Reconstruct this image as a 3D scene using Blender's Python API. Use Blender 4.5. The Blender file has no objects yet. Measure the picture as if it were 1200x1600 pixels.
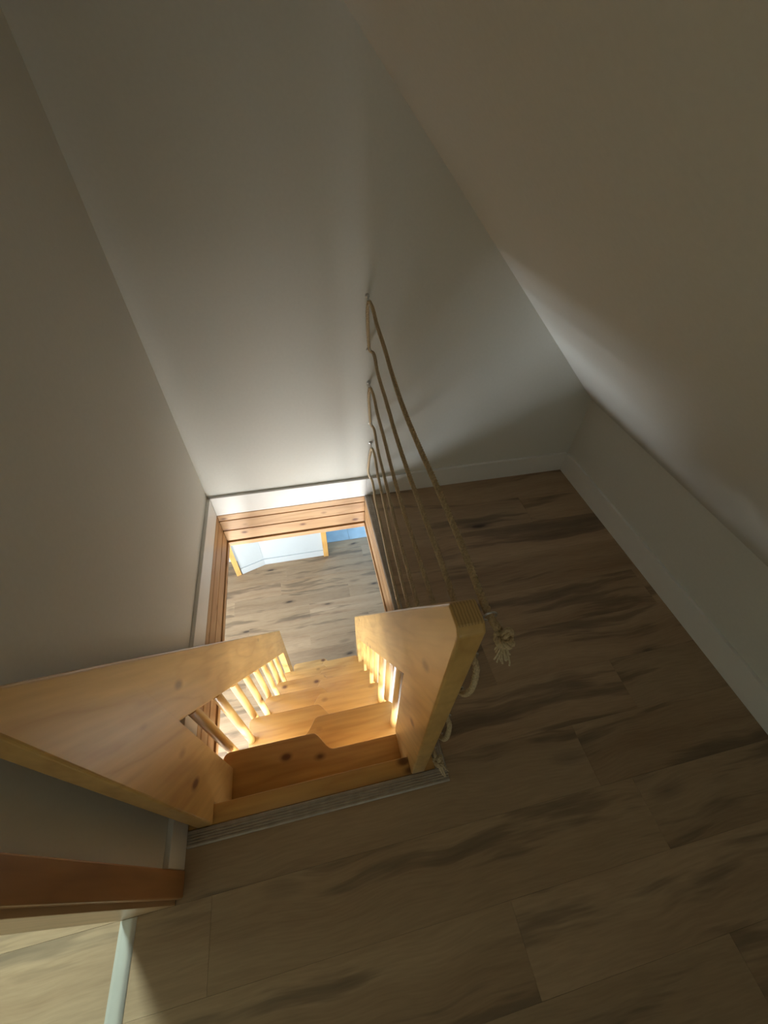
import bpy, bmesh, math, random
from mathutils import Vector, Matrix

random.seed(7)
scene = bpy.context.scene
COL = scene.collection

# ---------------------------------------------------------------- camera
F_PX = 626.85
CAM_H = 1.5
R = ((0.976992, -0.21205342, 0.02280297),
     (-0.13918598, -0.71495074, -0.68518078),
     (0.16159793, 0.66624228, -0.72801602))
cam_data = bpy.data.cameras.new('camera')
cam = bpy.data.objects.new('camera', cam_data)
COL.objects.link(cam)
cam_data.sensor_fit = 'VERTICAL'
cam_data.sensor_height = 32.0
cam_data.lens = F_PX / 1600.0 * 32.0
cam_data.clip_start = 0.01
m = Matrix.Identity(4)
for i in range(3):
    m[i][0] = R[0][i]
    m[i][1] = -R[1][i]
    m[i][2] = -R[2][i]
m[2][3] = CAM_H
cam.matrix_world = m
scene.camera = cam

# ---------------------------------------------------------------- view, world, lights
scene.view_settings.view_transform = 'Standard'
scene.view_settings.look = 'None'
scene.view_settings.gamma = 1.0
scene.view_settings.use_curve_mapping = False
scene.view_settings.exposure = 0.06
scene.cycles.use_denoising = True
scene.cycles.max_bounces = 14
scene.cycles.diffuse_bounces = 8
scene.cycles.sample_clamp_indirect = 6.0

world = bpy.data.worlds.new('world')
scene.world = world
world.use_nodes = True
bg = world.node_tree.nodes['Background']
bg.inputs[0].default_value = (0.62, 0.78, 1.0, 1)
bg.inputs[1].default_value = 0.6


def area_light(name, loc, target, sx, sy, power, colour):
    d = bpy.data.lights.new(name, 'AREA')
    d.shape = 'RECTANGLE'
    d.size = sx
    d.size_y = sy
    d.energy = power
    d.color = colour
    o = bpy.data.objects.new(name, d)
    COL.objects.link(o)
    o.location = loc
    o.rotation_euler = (Vector(target) - Vector(loc)).to_track_quat('-Z', 'Y').to_euler()
    return o


# daylight of the big window of the storey below (west side)
area_light('window_light_below', (-2.5, 0.35, -1.85), (0, 0.5, -1.45), 2.4, 1.2, 225, (0.90, 0.96, 1.0))
# added, unseen lamp under the stairs, tilted up to brighten the north wall
uplight = area_light('stair_uplight_below', (-0.3, -0.97, -1.62), (-0.3, 0.6, -0.6), 1.36, 1.6, 115, (0.97, 0.98, 0.96))
uplight.data.spread = math.radians(105)
# daylight of the window in the tiled room below
area_light('window_light_tiled_room', (1.2, 5.1, -1.2), (0.3, 3.6, -2.5), 1.2, 1.0, 60, (0.42, 0.72, 1.0))
# daylight of the window in the side room upstairs
area_light('window_light_side_room', (-1.52, 1.66, 1.3), (-1.0, 0.0, 0.0), 0.36, 0.9, 78, (0.80, 1.0, 0.92))
# weak greenish fill added behind the camera to lift the attic room
area_light('attic_fill_light', (0.2, -2.75, 1.1), (0.4, 0.0, 0.9), 0.7, 0.7, 3.0, (0.95, 1.0, 0.82))


# ---------------------------------------------------------------- materials
def new_mat(name):
    mt = bpy.data.materials.new(name)
    mt.use_nodes = True
    nt = mt.node_tree
    b = nt.nodes['Principled BSDF']
    return mt, nt, b


def N(nt, typ, **kw):
    n = nt.nodes.new(typ)
    for k, v in kw.items():
        setattr(n, k, v)
    return n


def ramp(nt, stops, interp='LINEAR'):
    n = nt.nodes.new('ShaderNodeValToRGB')
    cr = n.color_ramp
    cr.interpolation = interp
    cr.elements[0].position = stops[0][0]
    cr.elements[0].color = tuple(stops[0][1]) + (1,)
    cr.elements[1].position = stops[-1][0]
    cr.elements[1].color = tuple(stops[-1][1]) + (1,)
    for p, c in stops[1:-1]:
        e = cr.elements.new(p)
        e.color = tuple(c) + (1,)
    return n


def coords(nt, axis, shift=13.0):
    """object coordinates, moved by a random offset per object, x turned to the grain direction"""
    tc = N(nt, 'ShaderNodeTexCoord')
    oi = N(nt, 'ShaderNodeObjectInfo')
    mul = N(nt, 'ShaderNodeMath', operation='MULTIPLY')
    mul.inputs[1].default_value = shift
    nt.links.new(oi.outputs['Random'], mul.inputs[0])
    cmb = N(nt, 'ShaderNodeCombineXYZ')
    nt.links.new(mul.outputs[0], cmb.inputs[0])
    nt.links.new(mul.outputs[0], cmb.inputs[1])
    nt.links.new(mul.outputs[0], cmb.inputs[2])
    mp = N(nt, 'ShaderNodeMapping', vector_type='POINT')
    mp.inputs['Rotation'].default_value = axis
    nt.links.new(tc.outputs['Object'], mp.inputs['Vector'])
    add = N(nt, 'ShaderNodeVectorMath', operation='ADD')
    nt.links.new(mp.outputs[0], add.inputs[0])
    nt.links.new(cmb.outputs[0], add.inputs[1])
    return add.outputs[0], oi


def scaled(nt, vec, s):
    v = N(nt, 'ShaderNodeVectorMath', operation='MULTIPLY')
    v.inputs[1].default_value = s
    nt.links.new(vec, v.inputs[0])
    return v.outputs[0]


def mixc(nt, fac, a, b, mode='MIX'):
    mx = N(nt, 'ShaderNodeMix', data_type='RGBA', blend_type=mode)
    if isinstance(fac, (int, float)):
        mx.inputs[0].default_value = fac
    else:
        nt.links.new(fac, mx.inputs[0])
    for k, v in ((6, a), (7, b)):
        if isinstance(v, tuple):
            mx.inputs[k].default_value = v + (1,)
        else:
            nt.links.new(v, mx.inputs[k])
    return mx.outputs[2]


def pine(name, rot=(0, 0, 0), light=(0.68, 0.43, 0.15), dark=(0.47, 0.25, 0.075), rough=0.36, knots=0.52, coat=0.35, shift=13.0, kscale=(5.5, 8.5, 8.5)):
    mt, nt, b = new_mat(name)
    vec, oi = coords(nt, rot, shift)
    n1 = N(nt, 'ShaderNodeTexNoise')
    n1.inputs['Scale'].default_value = 1.0
    n1.inputs['Detail'].default_value = 3
    nt.links.new(scaled(nt, vec, (1.1, 7, 7)), n1.inputs['Vector'])
    # growth lines: bands of the stretched noise
    mul = N(nt, 'ShaderNodeMath', operation='MULTIPLY')
    mul.inputs[1].default_value = 13.0
    nt.links.new(n1.outputs[0], mul.inputs[0])
    fr = N(nt, 'ShaderNodeMath', operation='PINGPONG')
    fr.inputs[1].default_value = 1.0
    nt.links.new(mul.outputs[0], fr.inputs[0])
    r1 = ramp(nt, [(0.0, light), (0.6, tuple(0.93 * x for x in light)), (1.0, tuple(0.5 * a + 0.5 * c for a, c in zip(light, dark)))])
    nt.links.new(fr.outputs[0], r1.inputs[0])
    n2 = N(nt, 'ShaderNodeTexNoise')
    n2.inputs['Scale'].default_value = 1.0
    n2.inputs['Detail'].default_value = 4
    nt.links.new(scaled(nt, vec, (3, 60, 60)), n2.inputs['Vector'])
    r2 = ramp(nt, [(0.3, (0.86, 0.83, 0.80)), (0.7, (1.06, 1.06, 1.06))])
    nt.links.new(n2.outputs[0], r2.inputs[0])
    c = mixc(nt, 0.8, r1.outputs[0], r2.outputs[0], 'MULTIPLY')
    # broad tone shift
    n3 = N(nt, 'ShaderNodeTexNoise')
    n3.inputs['Scale'].default_value = 2.2
    nt.links.new(vec, n3.inputs['Vector'])
    r3 = ramp(nt, [(0.35, (0.88, 0.84, 0.78)), (0.65, (1.08, 1.08, 1.08))])
    nt.links.new(n3.outputs[0], r3.inputs[0])
    c = mixc(nt, 0.9, c, r3.outputs[0], 'MULTIPLY')
    # knots
    vo = N(nt, 'ShaderNodeTexVoronoi')
    vo.inputs['Scale'].default_value = 1.0
    vo.inputs['Randomness'].default_value = 1.0
    nt.links.new(scaled(nt, vec, kscale), vo.inputs['Vector'])
    sep = N(nt, 'ShaderNodeSeparateColor')
    nt.links.new(vo.outputs['Color'], sep.inputs[0])
    pick = N(nt, 'ShaderNodeMath', operation='GREATER_THAN')
    pick.inputs[1].default_value = knots
    nt.links.new(sep.outputs[0], pick.inputs[0])
    kr = ramp(nt, [(0.0, (1, 1, 1)), (0.09, (0.9, 0.9, 0.9)), (0.14, (0.4, 0.4, 0.4)), (0.21, (0, 0, 0))])
    nt.links.new(vo.outputs['Distance'], kr.inputs[0])
    km = N(nt, 'ShaderNodeMath', operation='MULTIPLY')
    nt.links.new(kr.outputs[0], km.inputs[0])
    nt.links.new(pick.outputs[0], km.inputs[1])
    c = mixc(nt, km.outputs[0], c, (0.13, 0.045, 0.015))
    nt.links.new(c, b.inputs['Base Color'])
    b.inputs['Roughness'].default_value = rough
    b.inputs['Coat Weight'].default_value = coat
    b.inputs['Coat Roughness'].default_value = 0.25
    bp = N(nt, 'ShaderNodeBump')
    bp.inputs['Strength'].default_value = 0.08
    bp.inputs['Distance'].default_value = 0.002
    nt.links.new(n2.outputs[0], bp.inputs['Height'])
    nt.links.new(bp.outputs[0], b.inputs['Normal'])
    return mt


def oak(name, light=(0.395, 0.28, 0.172), mid=(0.27, 0.172, 0.097), dark=(0.075, 0.05, 0.032)):
    mt, nt, b = new_mat(name)
    vec, oi = coords(nt, (0, 0, 0), 37.0)
    n0 = N(nt, 'ShaderNodeTexNoise')                    # warp
    n0.inputs['Scale'].default_value = 2.0
    n0.inputs['Detail'].default_value = 2
    nt.links.new(vec, n0.inputs['Vector'])
    wv = N(nt, 'ShaderNodeVectorMath', operation='MULTIPLY_ADD')
    wv.inputs[1].default_value = (0.0, 0.09, 0.0)
    nt.links.new(n0.outputs[1], wv.inputs[0])
    nt.links.new(vec, wv.inputs[2])
    n1 = N(nt, 'ShaderNodeTexNoise')
    n1.inputs['Scale'].default_value = 1.0
    n1.inputs['Detail'].default_value = 5
    n1.inputs['Roughness'].default_value = 0.55
    nt.links.new(scaled(nt, wv.outputs[0], (0.9, 11, 1)), n1.inputs['Vector'])
    r1 = ramp(nt, [(0.26, mid), (0.42, tuple(0.55 * a + 0.45 * c for a, c in zip(light, mid))), (0.62, light)])
    nt.links.new(n1.outputs[0], r1.inputs[0])
    # dark streaks
    n2 = N(nt, 'ShaderNodeTexNoise')
    n2.inputs['Scale'].default_value = 1.0
    n2.inputs['Detail'].default_value = 4
    n2.inputs['Roughness'].default_value = 0.6
    nt.links.new(scaled(nt, wv.outputs[0], (1.1, 11, 1)), n2.inputs['Vector'])
    o2 = N(nt, 'ShaderNodeVectorMath', operation='ADD')
    o2.inputs[1].default_value = (7.3, 3.1, 5.7)
    nt.links.new(scaled(nt, wv.outputs[0], (1.1, 11, 1)), o2.inputs[0])
    nt.links.new(o2.outputs[0], n2.inputs['Vector'])
    s2 = ramp(nt, [(0.54, (0, 0, 0)), (0.60, (0.45, 0.45, 0.45)), (0.70, (0.68, 0.68, 0.68))])
    nt.links.new(n2.outputs[0], s2.inputs[0])
    c = mixc(nt, s2.outputs[0], r1.outputs[0], dark)
    # knots
    vo = N(nt, 'ShaderNodeTexVoronoi')
    vo.inputs['Scale'].default_value = 1.0
    nt.links.new(scaled(nt, wv.outputs[0], (2.6, 8.0, 1)), vo.inputs['Vector'])
    kr = ramp(nt, [(0.0, (1, 1, 1)), (0.07, (0.85, 0.85, 0.85)), (0.12, (0.35, 0.35, 0.35)), (0.24, (0, 0, 0))])
    nt.links.new(vo.outputs['Distance'], kr.inputs[0])
    sep = N(nt, 'ShaderNodeSeparateColor')
    nt.links.new(vo.outputs['Color'], sep.inputs[0])
    pick = N(nt, 'ShaderNodeMath', operation='GREATER_THAN')
    pick.inputs[1].default_value = 0.55
    nt.links.new(sep.outputs[0], pick.inputs[0])
    km = N(nt, 'ShaderNodeMath', operation='MULTIPLY')
    nt.links.new(kr.outputs[0], km.inputs[0])
    nt.links.new(pick.outputs[0], km.inputs[1])
    c = mixc(nt, km.outputs[0], c, (0.045, 0.028, 0.02))
    # fine pores
    n4 = N(nt, 'ShaderNodeTexNoise')
    n4.inputs['Scale'].default_value = 1.0
    n4.inputs['Detail'].default_value = 3
    nt.links.new(scaled(nt, wv.outputs[0], (14, 190, 1)), n4.inputs['Vector'])
    r4 = ramp(nt, [(0.35, (0.88, 0.87, 0.86)), (0.65, (1.05, 1.05, 1.05))])
    nt.links.new(n4.outputs[0], r4.inputs[0])
    c = mixc(nt, 0.8, c, r4.outputs[0], 'MULTIPLY')
    # tone per plank
    r5 = ramp(nt, [(0.0, (0.88, 0.88, 0.88)), (0.5, (1.0, 0.99, 0.97)), (1.0, (1.1, 1.1, 1.12))])
    nt.links.new(oi.outputs['Random'], r5.inputs[0])
    c = mixc(nt, 1.0, c, r5.outputs[0], 'MULTIPLY')
    nt.links.new(c, b.inputs['Base Color'])
    b.inputs['Roughness'].default_value = 0.55
    bp = N(nt, 'ShaderNodeBump')
    bp.inputs['Strength'].default_value = 0.12
    bp.inputs['Distance'].default_value = 0.001
    nt.links.new(n4.outputs[0], bp.inputs['Height'])
    nt.links.new(bp.outputs[0], b.inputs['Normal'])
    return mt


def plain(name, colour, rough=0.6, metallic=0.0, noise=0.04, scale=30.0, bump=0.0):
    mt, nt, b = new_mat(name)
    tc = N(nt, 'ShaderNodeTexCoord')
    n1 = N(nt, 'ShaderNodeTexNoise')
    n1.inputs['Scale'].default_value = scale
    n1.inputs['Detail'].default_value = 4
    nt.links.new(tc.outputs['Object'], n1.inputs['Vector'])
    r1 = ramp(nt, [(0.3, tuple(max(0, x * (1 - noise)) for x in colour)), (0.7, tuple(min(1, x * (1 + noise)) for x in colour))])
    nt.links.new(n1.outputs[0], r1.inputs[0])
    nt.links.new(r1.outputs[0], b.inputs['Base Color'])
    b.inputs['Roughness'].default_value = rough
    b.inputs['Metallic'].default_value = metallic
    if bump:
        bp = N(nt, 'ShaderNodeBump')
        bp.inputs['Strength'].default_value = bump
        bp.inputs['Distance'].default_value = 0.002
        nt.links.new(n1.outputs[0], bp.inputs['Height'])
        nt.links.new(bp.outputs[0], b.inputs['Normal'])
    return mt


SL = math.atan(1.83)                       # slope of the handrails
M_WALL = plain('wall_plaster', (0.64, 0.63, 0.58), 0.9, noise=0.015, scale=90, bump=0.12)
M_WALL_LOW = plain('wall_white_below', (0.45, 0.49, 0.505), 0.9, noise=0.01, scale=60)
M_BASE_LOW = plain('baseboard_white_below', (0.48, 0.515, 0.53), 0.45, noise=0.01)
M_BASE = plain('baseboard_white', (0.74, 0.73, 0.70), 0.45, noise=0.01)
M_OAK = oak('oak_laminate')
M_SUB = plain('subfloor', (0.05, 0.04, 0.03), 0.9)
M_PX = pine('pine_grain_x', light=(0.62, 0.365, 0.12), dark=(0.42, 0.21, 0.06), knots=0.3, kscale=(7, 11, 11))
M_PY = pine('pine_grain_y', (0, 0, math.radians(90)))
M_PZ = pine('pine_grain_z', (0, math.radians(90), 0), knots=0.6)
# slope grain: direction (0, 1, -1.83) turned onto x
M_PS = pine('pine_grain_slope', (SL, 0, math.radians(-90)), knots=0.66)
M_RAIL = pine('pine_rail_panel', (SL, 0, math.radians(-90)), knots=0.5, shift=0.0, kscale=(5, 12, 12))
# lining boards, more orange and matt
LIN = dict(light=(0.52, 0.32, 0.15), dark=(0.34, 0.17, 0.07), rough=0.5, coat=0.1, knots=0.3, kscale=(8, 15, 15))
M_LX = pine('lining_pine_x', **LIN)
M_LY = pine('lining_pine_y', (0, 0, math.radians(90)), **LIN)
def end_grain(name):
    mt, nt, b = new_mat(name)
    tc = N(nt, 'ShaderNodeTexCoord')
    wv = N(nt, 'ShaderNodeTexWave', wave_type='BANDS', bands_direction='X')
    wv.inputs['Scale'].default_value = 62
    wv.inputs['Distortion'].default_value = 2.2
    wv.inputs['Detail'].default_value = 2
    nt.links.new(tc.outputs['Object'], wv.inputs['Vector'])
    r = ramp(nt, [(0.15, (0.46, 0.29, 0.11)), (0.7, (0.62, 0.42, 0.18))])
    nt.links.new(wv.outputs[0], r.inputs[0])
    nt.links.new(r.outputs[0], b.inputs['Base Color'])
    b.inputs['Roughness'].default_value = 0.5
    return mt


M_END = end_grain('pine_end_grain')
M_DOOR = pine('door_casing_wood', (0, math.radians(90), 0), light=(0.42, 0.21, 0.08), dark=(0.28, 0.13, 0.05), rough=0.4, knots=2)
M_JAMB = pine('door_jamb_wood', (0, math.radians(90), 0), light=(0.62, 0.42, 0.24), dark=(0.5, 0.32, 0.17), rough=0.4, knots=2)
M_NOSE = plain('nosing_profile', (0.34, 0.29, 0.24), 0.4, 0.1, noise=0.12, scale=40)
M_ALU = plain('aluminium', (0.66, 0.66, 0.62), 0.35, 0.55, noise=0.03)
M_STEEL = plain('zinc_steel', (0.6, 0.6, 0.6), 0.3, 1.0, noise=0.03)
M_ROPE = plain('hemp_rope', (0.52, 0.40, 0.25), 0.85, noise=0.25, scale=260, bump=0.5)
M_TWINE = plain('rope_light_fibre', (0.60, 0.50, 0.34), 0.85, noise=0.2, scale=300)
M_TILE = plain('blue_grey_tile', (0.42, 0.55, 0.66), 0.3, noise=0.08, scale=12)
M_GROUT = plain('tile_grout', (0.30, 0.36, 0.42), 0.8)
M_CASE = pine('casing_below', (0, math.radians(90), 0), light=(0.70, 0.42, 0.14), dark=(0.5, 0.27, 0.08), knots=2)


# ---------------------------------------------------------------- mesh helpers
def world_origin(o):
    p = Vector((0, 0, 0))
    while o is not None:
        p += o.location
        o = o.parent
    return p


def link(name, bm, mat, parent=None, origin=None, smooth=False, **props):
    off = world_origin(parent) if parent is not None else Vector((0, 0, 0))
    loc = Vector(origin) - off if origin is not None else Vector((0, 0, 0))
    bmesh.ops.translate(bm, verts=bm.verts, vec=-(off + loc))
    bmesh.ops.recalc_face_normals(bm, faces=bm.faces)
    me = bpy.data.meshes.new(name)
    bm.to_mesh(me)
    bm.free()
    mats = mat if isinstance(mat, (list, tuple)) else [mat]
    for mm in mats:
        me.materials.append(mm)
    if smooth:
        for p in me.polygons:
            p.use_smooth = True
        if smooth != 'all':
            me.set_sharp_from_angle(angle=math.radians(40))
    o = bpy.data.objects.new(name, me)
    COL.objects.link(o)
    o.location = loc
    if parent is not None:
        o.parent = parent
    for k, v in props.items():
        o[k] = v
    return o


def empty(name, loc, **props):
    o = bpy.data.objects.new(name, None)
    COL.objects.link(o)
    o.location = loc
    o.empty_display_size = 0.1
    for k, v in props.items():
        o[k] = v
    return o


def add_prism(bm, pts, axis, a, b, bevel=0.0, seg=2, keep=None):
    """pts: 2D outline; axis 'x': outline in (y,z); 'y': (x,z); 'z': (x,y)"""
    def P(u, v, w):
        return {'x': (w, u, v), 'y': (u, w, v), 'z': (u, v, w)}[axis]
    t = bmesh.new()
    v0 = [t.verts.new(P(u, v, a)) for u, v in pts]
    v1 = [t.verts.new(P(u, v, b)) for u, v in pts]
    t.faces.new(v0)
    t.faces.new(v1)
    n = len(pts)
    for i in range(n):
        t.faces.new((v0[i], v0[(i + 1) % n], v1[(i + 1) % n], v1[i]))
    bmesh.ops.recalc_face_normals(t, faces=t.faces)
    if bevel:
        es = [e for e in t.edges if len(e.link_faces) == 2 and e.calc_face_angle() > 0.3
              and not (keep and keep(e))]
        bmesh.ops.bevel(t, geom=es, offset=bevel, segments=seg, profile=0.5, affect='EDGES', clamp_overlap=True)
    me = bpy.data.meshes.new('t')
    t.to_mesh(me)
    t.free()
    bm.from_mesh(me)
    bpy.data.meshes.remove(me)


def prism(pts, axis, a, b, bevel=0.0, seg=2, keep=None):
    bm = bmesh.new()
    add_prism(bm, pts, axis, a, b, bevel, seg, keep)
    return bm


def add_box(bm, x0, x1, y0, y1, z0, z1, bevel=0.0, seg=2):
    add_prism(bm, [(x0, y0), (x1, y0), (x1, y1), (x0, y1)], 'z', z0, z1, bevel, seg)


def box(*a, **k):
    bm = bmesh.new()
    add_box(bm, *a, **k)
    return bm


def add_tube(bm, pts, r, n=8, caps=True):
    """tube along points with parallel transported frame; r number or list"""
    pts = [Vector(p) for p in pts]
    rs = r if isinstance(r, (list, tuple)) else [r] * len(pts)
    T = []
    for i in range(len(pts)):
        d = pts[min(i + 1, len(pts) - 1)] - pts[max(i - 1, 0)]
        T.append(d.normalized())
    up = Vector((0, 0, 1)) if abs(T[0].z) < 0.9 else Vector((1, 0, 0))
    nrm = (up - T[0] * up.dot(T[0])).normalized()
    rings = []
    for i, p in enumerate(pts):
        if i:
            nrm = (nrm - T[i] * nrm.dot(T[i]))
            if nrm.length < 1e-6:
                nrm = T[i].orthogonal()
            nrm.normalize()
        bi = T[i].cross(nrm)
        rings.append([bm.verts.new(p + (nrm * math.cos(2 * math.pi * k / n) + bi * math.sin(2 * math.pi * k / n)) * rs[i]) for k in range(n)])
    for i in range(len(rings) - 1):
        for k in range(n):
            bm.faces.new((rings[i][k], rings[i][(k + 1) % n], rings[i + 1][(k + 1) % n], rings[i + 1][k]))
    if caps:
        bm.faces.new(rings[0])
        bm.faces.new(rings[-1])


def catmull(pts, step=0.004):
    pts = [Vector(p) for p in pts]
    P = [pts[0] * 2 - pts[1]] + pts + [pts[-1] * 2 - pts[-2]]
    out = []
    for i in range(1, len(P) - 2):
        p0, p1, p2, p3 = P[i - 1:i + 3]
        # centripetal form
        t0 = 0
        t1 = t0 + max((p1 - p0).length, 1e-6) ** 0.5
        t2 = t1 + max((p2 - p1).length, 1e-6) ** 0.5
        t3 = t2 + max((p3 - p2).length, 1e-6) ** 0.5
        n = max(2, int((p2 - p1).length / step))
        for k in range(n):
            t = t1 + (t2 - t1) * k / n
            a1 = p0 * ((t1 - t) / (t1 - t0)) + p1 * ((t - t0) / (t1 - t0))
            a2 = p1 * ((t2 - t) / (t2 - t1)) + p2 * ((t - t1) / (t2 - t1))
            a3 = p2 * ((t3 - t) / (t3 - t2)) + p3 * ((t - t2) / (t3 - t2))
            b1 = a1 * ((t2 - t) / (t2 - t0)) + a2 * ((t - t0) / (t2 - t0))
            b2 = a2 * ((t3 - t) / (t3 - t1)) + a3 * ((t - t1) / (t3 - t1))
            out.append(b1 * ((t2 - t) / (t2 - t1)) + b2 * ((t - t1) / (t2 - t1)))
    out.append(pts[-1])
    return out


def add_rope(bm, path, rad=0.006, pitch=0.028, step=0.004, sides=6):
    """three twisted strands around a smooth path"""
    c = catmull(path, step)
    T = [(c[min(i + 1, len(c) - 1)] - c[max(i - 1, 0)]).normalized() for i in range(len(c))]
    nrm = T[0].orthogonal().normalized()
    L = 0.0
    strands = [[], [], []]
    for i, p in enumerate(c):
        if i:
            L += (p - c[i - 1]).length
            nrm = (nrm - T[i] * nrm.dot(T[i])).normalized()
        bi = T[i].cross(nrm)
        for s in range(3):
            a = 2 * math.pi * (L / pitch + s / 3)
            strands[s].append(p + (nrm * math.cos(a) + bi * math.sin(a)) * rad * 0.5)
    for s in strands:
        add_tube(bm, s, rad * 0.56, sides)


# ---------------------------------------------------------------- main dimensions (metres, attic floor z = 0)
YB = 1.507            # face of north baseboard / lining
WY = 1.522            # face of north wall
XL = -0.498           # face of west baseboard / lining
WX = -0.513           # face of west wall
XO = 0.256            # east edge of the stair opening
XR = 1.405            # face of east baseboard
WE = 1.420            # face of east knee wall
HB = 0.119            # baseboard height
HK = 0.445            # knee wall height
YF = 0.193            # outer edge of the front nosing
ZL = -2.52            # floor of the storey below
DL = 0.232            # depth of the lining
YJ = 0.080            # door jamb
SLAB = -0.25
YS = -2.6             # south end of the attic room
YD2 = -0.78           # other door jamb


# ---------------------------------------------------------------- attic floor
floor = link('floor', (lambda bm: (
    add_box(bm, WE, -3.4, -2.9, 0.215, SLAB, -0.0125),
    add_box(bm, 0.28, WE, 0.215, WY, SLAB, -0.0125),
    add_box(bm, -3.4, -0.52, 0.215, 1.8, SLAB, -0.0125), bm)[-1])(bmesh.new()),
    M_SUB, kind='structure')


def plank_mesh(pts, top, thick=0.012, ch=0.0004):
    bm = bmesh.new()
    n = len(pts)
    # inset outline for the chamfer (axis aligned polygons)
    cxy = []
    for i in range(n):
        p, q, r_ = Vector(pts[i - 1]), Vector(pts[i]), Vector(pts[(i + 1) % n])
        d1 = (q - p).normalized()
        d2 = (r_ - q).normalized()
        n1 = Vector((-d1.y, d1.x))
        n2 = Vector((-d2.y, d2.x))
        cxy.append(q + (n1 + n2) * ch)
    a = [bm.verts.new((x, y, top - thick)) for x, y in pts]
    b_ = [bm.verts.new((x, y, top - ch)) for x, y in pts]
    c_ = [bm.verts.new((v.x, v.y, top)) for v in cxy]
    bm.faces.new(a[::-1])
    bm.faces.new(c_)
    for i in range(n):
        j = (i + 1) % n
        bm.faces.new((a[i], a[j], b_[j], b_[i]))
        bm.faces.new((b_[i], b_[j], c_[j], c_[i]))
    return bm


PW, PLEN, GAP = 0.18, 1.285, 0.00015
NX, NY = 0.291, YF    # planks end at the nosings


def lay(parent, top, row0, rows, fixed, regions, corner=None):
    """rows of planks running along x, clipped to the regions"""
    for k in rows:
        y0, y1 = row0 + PW * k, row0 + PW * (k + 1)
        off = fixed.get(k, random.random() * PLEN)
        for j in range(-5, 6):
            a, b_ = off + j * PLEN, off + (j + 1) * PLEN
            for rx0, rx1, ry0, ry1 in regions:
                x0, x1 = max(a, rx0) + GAP, min(b_, rx1) - GAP
                v0, v1 = max(y0, ry0) + GAP, min(y1, ry1) - GAP
                if x1 - x0 < 0.01 or v1 - v0 < 0.01:
                    continue
                pts = [(x0, v0), (x1, v0), (x1, v1), (x0, v1)]
                if corner:
                    hx, hy = corner
                    if x0 < hx and v1 > hy and rx1 > 0.5:
                        if x1 <= hx and v0 >= hy:
                            continue
                        if x1 <= hx + 0.01:
                            pts = [(x0, v0), (x1, v0), (x1, hy), (x0, hy)]
                        elif v0 >= hy - 0.01:
                            pts = [(hx, v0), (x1, v0), (x1, v1), (hx, v1)]
                        else:
                            pts = [(x0, v0), (x1, v0), (x1, v1), (hx, v1), (hx, hy), (x0, hy)]
                link('plank', plank_mesh(pts, top), M_OAK, parent)


lay(floor, 0.0, 0.08, range(-7, 8), {0: 0.755, -2: 0.363, -1: -0.42, 1: 1.02, -3: 0.9},
    [(-1.9, WE, -1.2, YJ - 0.0001), (WX, WE, YJ - 0.0001, WY), (-1.9, -0.645, YJ, 0.26)], corner=(NX, NY))
link('floor_base', box(-3.4, WE, -2.9, -1.181, -0.012, -0.0015), M_OAK, floor)
link('floor_base', box(-3.4, -1.9, -1.181, 1.8, -0.012, -0.0015), M_OAK, floor)
link('floor_base', box(-1.9, -0.645, 0.26, 1.8, -0.012, -0.0015), M_OAK, floor)


# nosings round the opening (ribbed brown metal profiles)
def nosing(axis, a, b_, c0, c1):
    bm = bmesh.new()
    w = c1 - c0
    prof = [(c0, -0.012), (c0, 0.0015), (c0 + 0.1 * w, 0.0045)]
    for i in range(4):
        u = c0 + w * (0.2 + 0.17 * i)
        prof += [(u, 0.0045), (u + 0.03 * w, 0.0030), (u + 0.07 * w, 0.0030), (u + 0.10 * w, 0.0045)]
    prof += [(c1 - 0.06 * w, 0.0045), (c1, 0.002), (c1, -0.012)]
    add_prism(bm, prof, axis, a, b_)
    return bm


link('trim_1', nosing('x', -0.497, XO + 0.034, YF, 0.234), M_NOSE, kind='structure')
link('trim_2', nosing('y', 0.2345, YB, XO, NX), M_NOSE, kind='structure')

# ---------------------------------------------------------------- attic walls
ZT = HK + (WE - WX)                      # where the slope meets the west wall


def slope_z(x):
    return HK + (WE - x)


wn = link('wall_north', prism([(WX - 0.13, -0.0125), (WE, -0.0125), (WE, HK), (WX - 0.13, slope_z(WX - 0.13))], 'y', WY, 1.66), M_WALL, kind='structure')
bm = bmesh.new()
add_box(bm, WX - 0.132, WX, YJ + 0.021, WY, 0.0, 2.46)
add_box(bm, WX - 0.132, WX, -2.6, YD2 - 0.021, 0.0, 2.46)
add_box(bm, WX - 0.132, WX, YD2 - 0.021, YJ + 0.021, 2.03, 2.46)
link('wall_west', bm, M_WALL, kind='structure')
link('wall_east', box(WE, WE + 0.1, -2.6, WY, -0.0125, HK), M_WALL, kind='structure')
link('ceiling', prism([(WE, HK), (WE + 0.12, HK), (WX - 0.13, ZT + 0.25), (WX - 0.13, ZT + 0.13)], 'y', -2.6, 1.66), M_WALL, kind='structure')
# unseen south gable, its small opening added for the attic fill
bm = bmesh.new()
add_box(bm, -3.4, -0.15, -2.9, -2.6, 0, 2.6)
add_box(bm, 0.55, WE + 0.2, -2.9, -2.6, 0, 2.6)
add_box(bm, -0.15, 0.55, -2.9, -2.6, 0, 0.75)
add_box(bm, -0.15, 0.55, -2.9, -2.6, 1.45, 2.6)
link('wall_south', bm, M_WALL, kind='structure')

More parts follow.
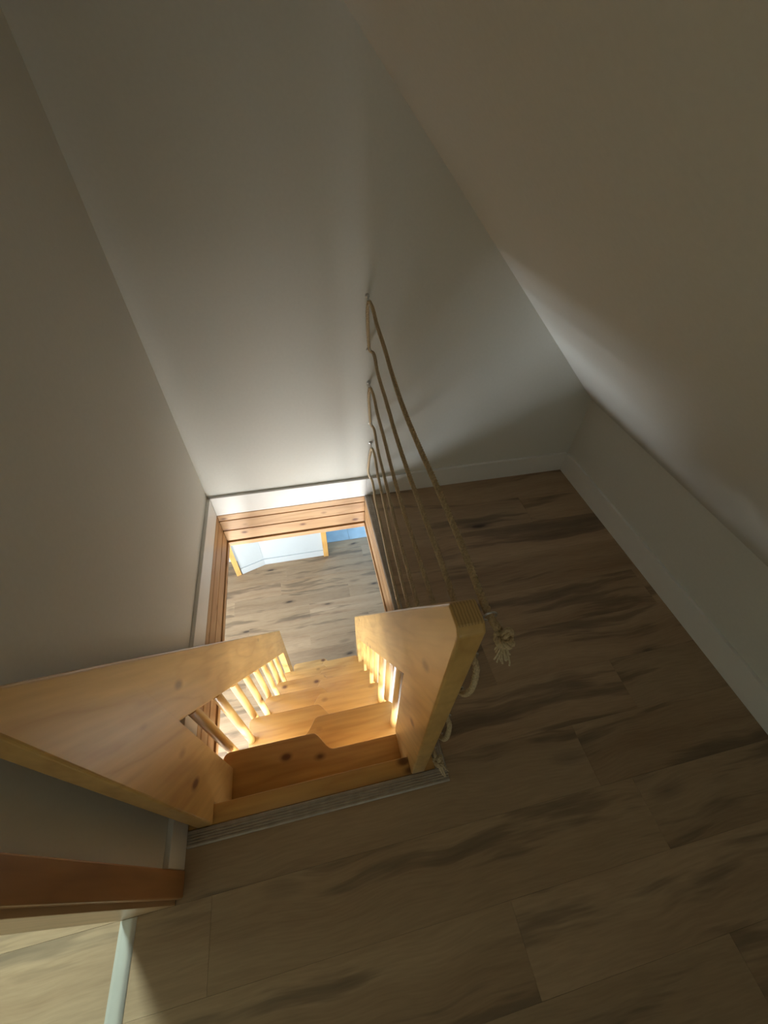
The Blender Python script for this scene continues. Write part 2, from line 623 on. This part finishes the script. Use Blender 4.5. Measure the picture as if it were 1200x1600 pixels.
bb = link('baseboard_north', box(XO + 0.012, XR + 0.001, YB, WY, 0.0, HB, bevel=0.0015), M_BASE, kind='structure')
link('baseboard_piece', box(XL, XO + 0.0115, YB, WY, 0.0, HB, bevel=0.0015), M_BASE, bb)
link('baseboard_west', box(WX, XL, 0.148, YB - 0.0005, 0.0, HB, bevel=0.0015), M_BASE, kind='structure')
link('baseboard_east', box(XR, WE, -2.6, YB - 0.0005, 0.0, HB, bevel=0.0015), M_BASE, kind='structure')

# ---------------------------------------------------------------- pine lining of the opening
bands = [(-0.003, -0.042), (-0.047, -0.117), (-0.123, -0.199)]


def lining(name, maker, mat, lip):
    root = empty(name, (0, 0, 0), kind='structure')
    for i, (z1, z0) in enumerate(bands):
        link('board', maker(z0, z1, 0.0), mat, root)
    link('backing', maker(-DL, -0.003, -0.012), M_SUB, root)
    link('edge_lip', maker(-DL - 0.004, -0.205, lip), mat, root)
    return root


lining('trim_3', lambda z0, z1, p: box(XL, XO, YB - p, YB + 0.014 if p >= 0 else 1.6, z0, z1, bevel=0.002 if p >= 0 else 0), M_LX, 0.008)
lining('trim_4', lambda z0, z1, p: box(XL - 0.014 if p >= 0 else XL - 0.02, XL + p, 0.215, YB - 0.0005, z0, z1, bevel=0.002 if p >= 0 else 0), M_LY, 0.006)
lining('trim_5', lambda z0, z1, p: box(XO - p, XO + 0.014 if p >= 0 else XO + 0.02, 0.215, YB - 0.0005, z0, z1, bevel=0.002 if p >= 0 else 0), M_LY, 0.006)

# ---------------------------------------------------------------- doorway in the west wall
door = empty('door_1', (WX, YJ, 0), kind='structure')
link('casing', box(WX, -0.495, YJ + 0.010, 0.147, 0.0005, 2.09, bevel=0.003), M_DOOR, door)
link('casing', box(WX, -0.495, YD2 - 0.067, YD2 - 0.010, 0.0005, 2.09, bevel=0.003), M_DOOR, door)
link('casing', box(WX, -0.495, YD2 - 0.067, 0.147, 2.0905, 2.15, bevel=0.003), M_DOOR, door)
link('jamb', box(WX - 0.132, WX - 0.0005, YJ, YJ + 0.0205, 0.0005, 2.01, bevel=0.001), M_JAMB, door)
link('jamb', box(WX - 0.132, WX - 0.0005, YD2 - 0.0205, YD2, 0.0005, 2.01, bevel=0.001), M_JAMB, door)
link('jamb', box(WX - 0.132, WX - 0.0005, YD2, YJ, 2.0105, 2.0295, bevel=0.001), M_JAMB, door)
prof = [(-0.647, 0.0003), (-0.645, 0.003), (-0.637, 0.0055), (-0.627, 0.0065), (-0.617, 0.0055), (-0.608, 0.003), (-0.606, 0.0003)]
link('threshold_strip', prism(prof, 'y', YD2 + 0.001, YJ - 0.001), M_ALU, door, smooth=True)

# side room beyond the doorway
bm = bmesh.new()
add_box(bm, -3.4, -1.72, 1.62, 1.8, 0, 2.46)
add_box(bm, -1.32, WX - 0.132, 1.62, 1.8, 0, 2.46)
add_box(bm, -1.72, -1.32, 1.62, 1.8, 0, 0.8)
add_box(bm, -1.72, -1.32, 1.62, 1.8, 1.8, 2.46)
link('wall_side_room_north', bm, M_WALL, kind='structure')
link('wall_side_room_west', box(-3.5, -3.4, -2.9, 1.8, 0, 2.46), M_WALL, kind='structure')
link('ceiling_side_room', box(-3.5, WX - 0.131, -2.9, 1.8, 2.461, 2.56), M_WALL, kind='structure')

# ---------------------------------------------------------------- storey below
fl = link('floor_below', box(-3.5, 3.0, -2.2, 5.3, ZL - 0.15, ZL - 0.0125), M_SUB, kind='structure')
lay(fl, ZL, 1.91 - 0.18 * 10, range(0, 18), {10: -0.26}, [(-2.2, 1.35, 0.2, 3.288)])
link('floor_base', box(-3.5, -2.2, -2.2, 5.3, ZL - 0.012, ZL - 0.001), M_OAK, fl)
link('floor_base', box(1.35, 3.0, -2.2, 5.3, ZL - 0.012, ZL - 0.001), M_OAK, fl)
link('floor_base', box(-2.2, 1.35, -2.2, 0.2, ZL - 0.012, ZL - 0.001), M_OAK, fl)
link('tile_bed', box(-2.2, 1.35, 3.289, 5.3, ZL - 0.012, ZL - 0.003), M_GROUT, fl)
for i in range(4):
    for j in range(2):
        x0 = 0.05 + i * 0.302
        y0 = 3.292 + j * 0.302
        link('tile', plank_mesh([(x0, y0), (x0 + 0.298, y0), (x0 + 0.298, y0 + 0.298), (x0, y0 + 0.298)], ZL, 0.010, 0.0012), M_TILE, fl)

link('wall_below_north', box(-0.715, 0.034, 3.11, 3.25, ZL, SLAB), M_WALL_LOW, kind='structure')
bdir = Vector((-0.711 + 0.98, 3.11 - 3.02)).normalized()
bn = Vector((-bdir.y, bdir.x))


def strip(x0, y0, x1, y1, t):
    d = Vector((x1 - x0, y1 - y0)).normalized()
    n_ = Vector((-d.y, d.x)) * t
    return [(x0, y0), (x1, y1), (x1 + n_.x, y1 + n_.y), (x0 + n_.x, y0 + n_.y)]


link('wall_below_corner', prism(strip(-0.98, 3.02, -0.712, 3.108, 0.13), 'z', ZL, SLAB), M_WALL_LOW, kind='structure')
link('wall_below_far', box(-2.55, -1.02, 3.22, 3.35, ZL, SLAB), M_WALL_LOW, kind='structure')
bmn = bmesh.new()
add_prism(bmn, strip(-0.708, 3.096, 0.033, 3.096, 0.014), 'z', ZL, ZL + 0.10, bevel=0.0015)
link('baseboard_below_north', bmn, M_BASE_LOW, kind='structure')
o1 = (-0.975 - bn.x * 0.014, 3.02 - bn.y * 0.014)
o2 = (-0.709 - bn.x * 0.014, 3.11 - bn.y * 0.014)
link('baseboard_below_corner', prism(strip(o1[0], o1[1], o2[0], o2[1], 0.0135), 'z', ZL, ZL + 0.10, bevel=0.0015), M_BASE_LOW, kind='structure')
d2 = empty('door_2', (0.06, 3.16, ZL), kind='structure')
link('jamb', box(0.035, 0.062, 3.10, 3.26, ZL, -0.52, bevel=0.003), M_CASE, d2)
link('casing', box(0.0, 0.060, 3.078, 3.0955, ZL, -0.46, bevel=0.003), M_CASE, d2)
d3 = empty('door_3', (-1.0, 3.03, ZL), kind='structure')
link('casing', prism(strip(-1.035, 2.985, -0.982, 3.0, 0.018), 'z', ZL, -0.52, bevel=0.003), M_CASE, d3)
link('jamb', prism(strip(-1.030, 3.008, -0.992, 3.02, 0.12), 'z', ZL, -0.52, bevel=0.003), M_BASE, d3)

# outer walls of the storey below
bm = bmesh.new()
add_box(bm, -2.7, -2.55, -1.08, -0.9, ZL, SLAB)
add_box(bm, -2.7, -2.55, 2.1, 5.3, ZL, SLAB)
add_box(bm, -2.7, -2.55, -0.9, 2.1, ZL, ZL + 0.04)
add_box(bm, -2.7, -2.55, -0.9, 2.1, -1.2, SLAB)
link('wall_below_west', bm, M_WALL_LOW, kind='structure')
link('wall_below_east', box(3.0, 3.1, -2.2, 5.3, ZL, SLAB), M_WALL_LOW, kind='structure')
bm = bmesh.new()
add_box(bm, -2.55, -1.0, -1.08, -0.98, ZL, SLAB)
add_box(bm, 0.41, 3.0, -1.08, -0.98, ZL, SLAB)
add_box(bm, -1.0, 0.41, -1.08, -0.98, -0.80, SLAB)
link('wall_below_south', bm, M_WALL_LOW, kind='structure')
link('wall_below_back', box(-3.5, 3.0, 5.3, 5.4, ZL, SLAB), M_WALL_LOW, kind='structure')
link('wall_below_stair', box(0.44, 0.56, -0.98, 1.32, ZL, SLAB), M_WALL_LOW, kind='structure')
link('baseboard_below_stair', box(0.426, 0.44, -0.98, 1.32, ZL, ZL + 0.1, bevel=0.0015), M_BASE, kind='structure')
link('ceiling_below', (lambda b: (add_box(b, -3.5, 3.0, -2.2, 0.19, SLAB - 0.02, SLAB),
                                  add_box(b, 0.28, 3.0, 0.19, 5.3, SLAB - 0.02, SLAB),
                                  add_box(b, -3.5, -0.52, 0.19, 5.3, SLAB - 0.02, SLAB),
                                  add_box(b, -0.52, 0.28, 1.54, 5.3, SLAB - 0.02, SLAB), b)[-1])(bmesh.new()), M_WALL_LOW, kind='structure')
link('ceiling_below_slab', (lambda b: (add_box(b, -3.5, 3.0, 1.81, 5.3, SLAB + 0.001, -0.02),
                                       add_box(b, 1.53, 3.0, -2.9, 1.8, SLAB + 0.001, -0.02), b)[-1])(bmesh.new()), M_SUB, kind='structure')

# ---------------------------------------------------------------- paddle staircase
XI_L, XI_R, TH = -0.428, 0.175, 0.045
Y0 = 0.235
YP = 0.42            # inner edge of the top posts
YE0, YE = 1.515, 1.63
RISE, RUN = 0.21, 0.122


def rail_top(y):
    return 0.97 - 1.83 * (y - 0.285)


def rail_bot(y):
    return 0.35 - 1.83 * (y - YP)


st = empty('paddle_staircase', (-0.13, 1.2, ZL), label='steep varnished pine paddle staircase with dowel balusters rising through the floor opening', category='staircase')

post_pts = [(Y0, 0.001), (Y0, 0.948), (Y0 + 0.012, 0.962), (0.287, 0.962), (YP - 0.0001, rail_top(YP)), (YP - 0.0001, -0.2095), (0.288, -0.2095), (0.288, 0.001)]


def joint(*ys):
    """edges lying in a glued joint stay sharp"""
    return lambda e: any(all(abs(v.co.y - y) < 0.0015 for v in e.verts) for y in ys)


for x0, x1 in ((XI_L - TH, XI_L), (XI_R, XI_R + TH)):
    post = link('newel_post', prism(post_pts, 'x', x0, x1, bevel=0.005, seg=3, keep=joint(YP)), [M_RAIL, M_END], st)
    for f in post.data.polygons:
        if f.normal.z > 0.75 and f.center.z > 0.9 - ZL - 0.05:
            f.material_index = 1
    link('handrail', prism([(YP, rail_top(YP)), (YE0, rail_top(YE0)), (YE0, rail_bot(YE0)), (YP, rail_bot(YP))], 'x', x0, x1, bevel=0.005, seg=3, keep=joint(YP, YE0)), M_RAIL, st)
    link('lower_newel', prism([(YE0 + 0.0004, rail_top(YE0)), (YE, rail_top(YE)), (YE, ZL), (YE0 + 0.0004, ZL)], 'x', x0, x1, bevel=0.005, seg=3, keep=joint(YE0)), M_RAIL, st)

# landing board at attic level
link('landing_board', prism([(0.2352, -0.035), (0.2352, 0.0), (0.2865, 0.0), (0.2865, -0.035)], 'x', XL + 0.001, XO - 0.001, bevel=0.003), M_PX, st, smooth=True)


def tread_outline(k):
    """paddle shaped tread; odd steps wide on the left, even ones on the right"""
    front = 0.478 + RUN * (k - 1)
    nar = front - 0.068
    back = front - 0.235
    xa, xb = (-0.468, 0.215) if k < 10 else (XI_L + 0.0005, XI_R - 0.0005)
    if k == 1:
        back = 0.2895 - 0.04
    c, w, r = -0.13, 0.036, 0.028
    pts = [(xa, back)]
    # left side wide: corner radius then front edge then S curve to the narrow part
    left_wide = k % 2 == 1
    f = []
    yl, yr = (front, nar) if left_wide else (nar, front)
    for i in range(7):
        a = math.pi - i / 6 * math.pi / 2
        f.append((xa + r + r * math.cos(a), yl - r + r * math.sin(a)))
    cc = c + 0.028 if left_wide else c - 0.028
    for i in range(13):
        t = i / 12
        s = t * t * (3 - 2 * t)
        f.append((cc - w + 2 * w * t, yl + (yr - yl) * s))
    for i in range(7):
        a = math.pi / 2 - i / 6 * math.pi / 2
        f.append((xb - r + r * math.cos(a), yr - r + r * math.sin(a)))
    pts += f
    pts += [(xb, back)]
    return pts


NT = 11
for k in range(1, NT + 1):
    z = -RISE * k
    link('tread', prism(tread_outline(k), 'z', z - 0.036, z, bevel=0.004, seg=2), M_PX, st, smooth=True)

# spacer blocks that carry the treads
for k in range(1, NT + 1):
    z1 = -RISE * (k - 1) - 0.0365
    z0 = -RISE * k + 0.0005
    fr = 0.478 + RUN * (k - 1)
    y0 = fr - 0.232 if k > 1 else 0.252
    link('spacer_block', box(-0.21, -0.05, y0, y0 + 0.034, z0, z1, bevel=0.002), M_PZ, st)
link('spacer_block', box(-0.21, -0.05, 1.56, 1.63, ZL, -RISE * NT - 0.0365, bevel=0.002), M_PZ, st)

# dowel balusters, one per step on each side
for side in (0, 1):
    xc = XI_L - 0.0225 if side == 0 else XI_R + 0.0225
    for k in range(2, 10):
        y = 0.500 + RUN * (k - 2)
        if y > YE0 - 0.03:
            continue
        zb = -RISE * k + 0.0003
        zt = rail_bot(y) + 0.01
        bm = bmesh.new()
        n = 20
        prof = [(0.0155, zb), (0.017, zb + 0.004), (0.017, zt)]
        rings = [[bm.verts.new((xc + r_ * math.cos(2 * math.pi * i / n), y + r_ * math.sin(2 * math.pi * i / n), zz)) for i in range(n)] for r_, zz in prof]
        for a, b_ in zip(rings[:-1], rings[1:]):
            for i in range(n):
                bm.faces.new((a[i], a[(i + 1) % n], b_[(i + 1) % n], b_[i]))
        bm.faces.new(rings[0])
        bm.faces.new(rings[-1])
        link('baluster', bm, M_PZ, st, smooth=True)

# screw eyes on the outer face of the right post
EX = XI_R + TH
eye_z = [0.945, 0.800, 0.635, 0.455, 0.300, 0.150]
for z in eye_z:
    bm = bmesh.new()
    yy = 0.262
    add_tube(bm, [(EX - 0.003, yy, z), (EX + 0.006, yy, z)], 0.0018, 8)
    ring = [(EX + 0.0165 + 0.0108 * math.cos(a), yy, z + 0.0108 * math.sin(a)) for a in [math.pi + 0.2 + i * 2 * math.pi / 20 for i in range(20)]]
    add_tube(bm, ring, 0.0016, 8)
    link('screw_eye', bm, M_STEEL, st, smooth='all')

# ---------------------------------------------------------------- hooks in the wall
wall_hooks = [(0.281, 0.972), (0.284, 0.800), (0.284, 0.634), (0.289, 0.457), (0.291, 0.321), (0.282, 0.147)]
hook_words = ['topmost small zinc hook on the back wall above the floor opening',
              'second small zinc hook from the top, at the first kink of the rope',
              'third small zinc hook from the top, at the tip of the middle rope loop',
              'fourth small zinc hook from the top, at the middle kink of the rope',
              'fifth small zinc hook from the top, at the tip of the lowest rope loop',
              'lowest small zinc hook, just above the white baseboard behind the rope']
for (hx, hz), lab in zip(wall_hooks, hook_words):
    root = empty('screw_hook', (hx, WY, hz), label=lab, category='hook', group='hooks holding the rope to the back wall')
    up = 1 if hz > 0.9 or abs(hz - 0.634) < 0.01 or abs(hz - 0.321) < 0.01 else -1
    bm = bmesh.new()
    n = 14
    prof = [(0.0085, WY), (0.0085, WY - 0.0015), (0.004, WY - 0.004), (0.0022, WY - 0.005)]
    rings = [[bm.verts.new((hx + r_ * math.cos(2 * math.pi * i / n), yy, hz + up * 0.012 + r_ * math.sin(2 * math.pi * i / n))) for i in range(n)] for r_, yy in prof]
    for a, b_ in zip(rings[:-1], rings[1:]):
        for i in range(n):
            bm.faces.new((a[i], a[(i + 1) % n], b_[(i + 1) % n], b_[i]))
    bm.faces.new(rings[0])
    bm.faces.new(rings[-1])
    link('collar', bm, M_STEEL, root, smooth='all')
    bm = bmesh.new()
    cy, r_ = WY - 0.028, 0.0105
    pts = [(hx, WY - 0.003, hz + up * 0.012), (hx, WY - 0.010, hz + up * 0.012)]
    for i in range(15):
        a = math.radians(35 - i * 17)
        pts.append((hx, cy + r_ * math.cos(math.radians(20 + i * 20)), hz + up * r_ * math.sin(math.radians(20 + i * 20))))
    add_tube(bm, pts, 0.0020, 8)
    link('hook_wire', bm, M_STEEL, root, smooth='all')

# ---------------------------------------------------------------- the rope
RX = EX + 0.0165
HY = WY - 0.028
rope = empty('rope', (RX, 0.262, 0.15), label='twisted hemp rope laced in zigzag strands between wall hooks and the stair post', category='rope')


def run(a, b_, sag, n=7, kink=0.0):
    a, b_ = Vector(a), Vector(b_)
    out = []
    for i in range(1, n):
        t = i / n
        p = a.lerp(b_, t)
        p.z -= sag * 4 * t * (1 - t)
        p.x += kink * math.sin(3.0 * math.pi * t)
        out.append(p)
    return out


E3 = [(RX, 0.262, z) for z in eye_z]
H3 = [(x, HY, z) for x, z in wall_hooks]
path = [(RX + 0.004, 0.238, eye_z[0] + 0.0), E3[0]]
path += run(E3[0], H3[0], 0.030, 8, 0.004)
path += [(H3[0][0] + 0.006, HY - 0.03, H3[0][2] - 0.004), (H3[0][0] + 0.001, HY - 0.002, H3[0][2] + 0.003), (H3[0][0] - 0.003, HY + 0.004, H3[0][2] - 0.02)]
path += [(H3[1][0] - 0.003, HY + 0.006, H3[1][2] + 0.03), (H3[1][0], HY, H3[1][2] - 0.002), (H3[1][0] + 0.008, HY - 0.03, H3[1][2] - 0.001)]
path += run(H3[1], E3[1], 0.016, 7, 0.003)
path += [E3[1], (RX + 0.004, 0.248, eye_z[1] - 0.014), (RX + 0.004, 0.234, (eye_z[1] + eye_z[2]) / 2), (RX + 0.003, 0.248, eye_z[2] + 0.014), E3[2]]
path += run(E3[2], H3[2], 0.014, 7, 0.003)
path += [(H3[2][0] + 0.006, HY - 0.03, H3[2][2] - 0.003), (H3[2][0] + 0.001, HY - 0.002, H3[2][2] + 0.003), (H3[2][0] - 0.003, HY + 0.004, H3[2][2] - 0.02)]
path += [(H3[3][0] - 0.003, HY + 0.006, H3[3][2] + 0.03), (H3[3][0], HY, H3[3][2] - 0.002), (H3[3][0] + 0.006, HY - 0.03, H3[3][2] - 0.001)]
path += run(H3[3], E3[3], 0.010, 7, 0.002)
path += [E3[3], (RX + 0.004, 0.248, eye_z[3] - 0.014), (RX + 0.004, 0.236, (eye_z[3] + eye_z[4]) / 2), (RX + 0.003, 0.248, eye_z[4] + 0.014), E3[4]]
path += run(E3[4], H3[4], 0.006, 7, 0.002)
path += [(H3[4][0] + 0.006, HY - 0.03, H3[4][2] - 0.003), (H3[4][0] + 0.001, HY - 0.002, H3[4][2] + 0.003), (H3[4][0] - 0.003, HY + 0.004, H3[4][2] - 0.02)]
path += [(H3[5][0] - 0.006, HY + 0.006, H3[5][2] + 0.03), (H3[5][0], HY, H3[5][2] - 0.002), (H3[5][0] + 0.006, HY - 0.03, H3[5][2] - 0.001)]
path += run(H3[5], E3[5], 0.006, 7, 0.002)
path += [E3[5], (RX + 0.004, 0.238, eye_z[5])]
bm = bmesh.new()
add_rope(bm, path, 0.0066, 0.027, 0.0045, 6)
link('cord', bm, M_ROPE, rope, smooth='all')


def knot(center, s, tilt, tail):
    bm = bmesh.new()
    pts = []
    for i in range(33):
        t = 2 * math.pi * i / 32 * 0.97
        p = Vector((math.sin(t) + 2 * math.sin(2 * t), -math.sin(3 * t) * 1.5, math.cos(t) - 2 * math.cos(2 * t))) * s
        p.rotate(Matrix.Rotation(tilt, 3, 'Z') @ Matrix.Rotation(tilt * 0.6, 3, 'X'))
        pts.append(p + Vector(center))
    add_rope(bm, pts, 0.0066, 0.024, 0.003, 6)
    link('knot', bm, M_ROPE, rope, smooth='all')
    rnd = random.Random(int(center[2] * 1000))
    bm = bmesh.new()
    c = Vector(center)
    for i in range(16):
        d = Vector(tail) + Vector((rnd.uniform(-1, 1), rnd.uniform(-1, 1), rnd.uniform(-1, 1))) * 0.010
        a0 = c + Vector((rnd.uniform(-1, 1), rnd.uniform(-1, 1), rnd.uniform(-1, 1))) * 0.004
        mid = a0 + d * 0.5 + Vector((rnd.uniform(-1, 1), rnd.uniform(-1, 1), rnd.uniform(-1, 1))) * 0.003
        add_tube(bm, catmull([a0, mid, a0 + d, a0 + d * 1.15 + Vector((rnd.uniform(-1, 1), 0, rnd.uniform(-1, 1))) * 0.003], 0.006), 0.0014, 5)
    link('frayed_end', bm, M_TWINE, rope, smooth='all')


knot((RX + 0.008, 0.224, eye_z[0] - 0.004), 0.0043, 0.9, (-0.006, -0.016, -0.016))
knot((RX + 0.008, 0.228, eye_z[5] - 0.006), 0.0043, 1.2, (0.016, -0.022, -0.022))
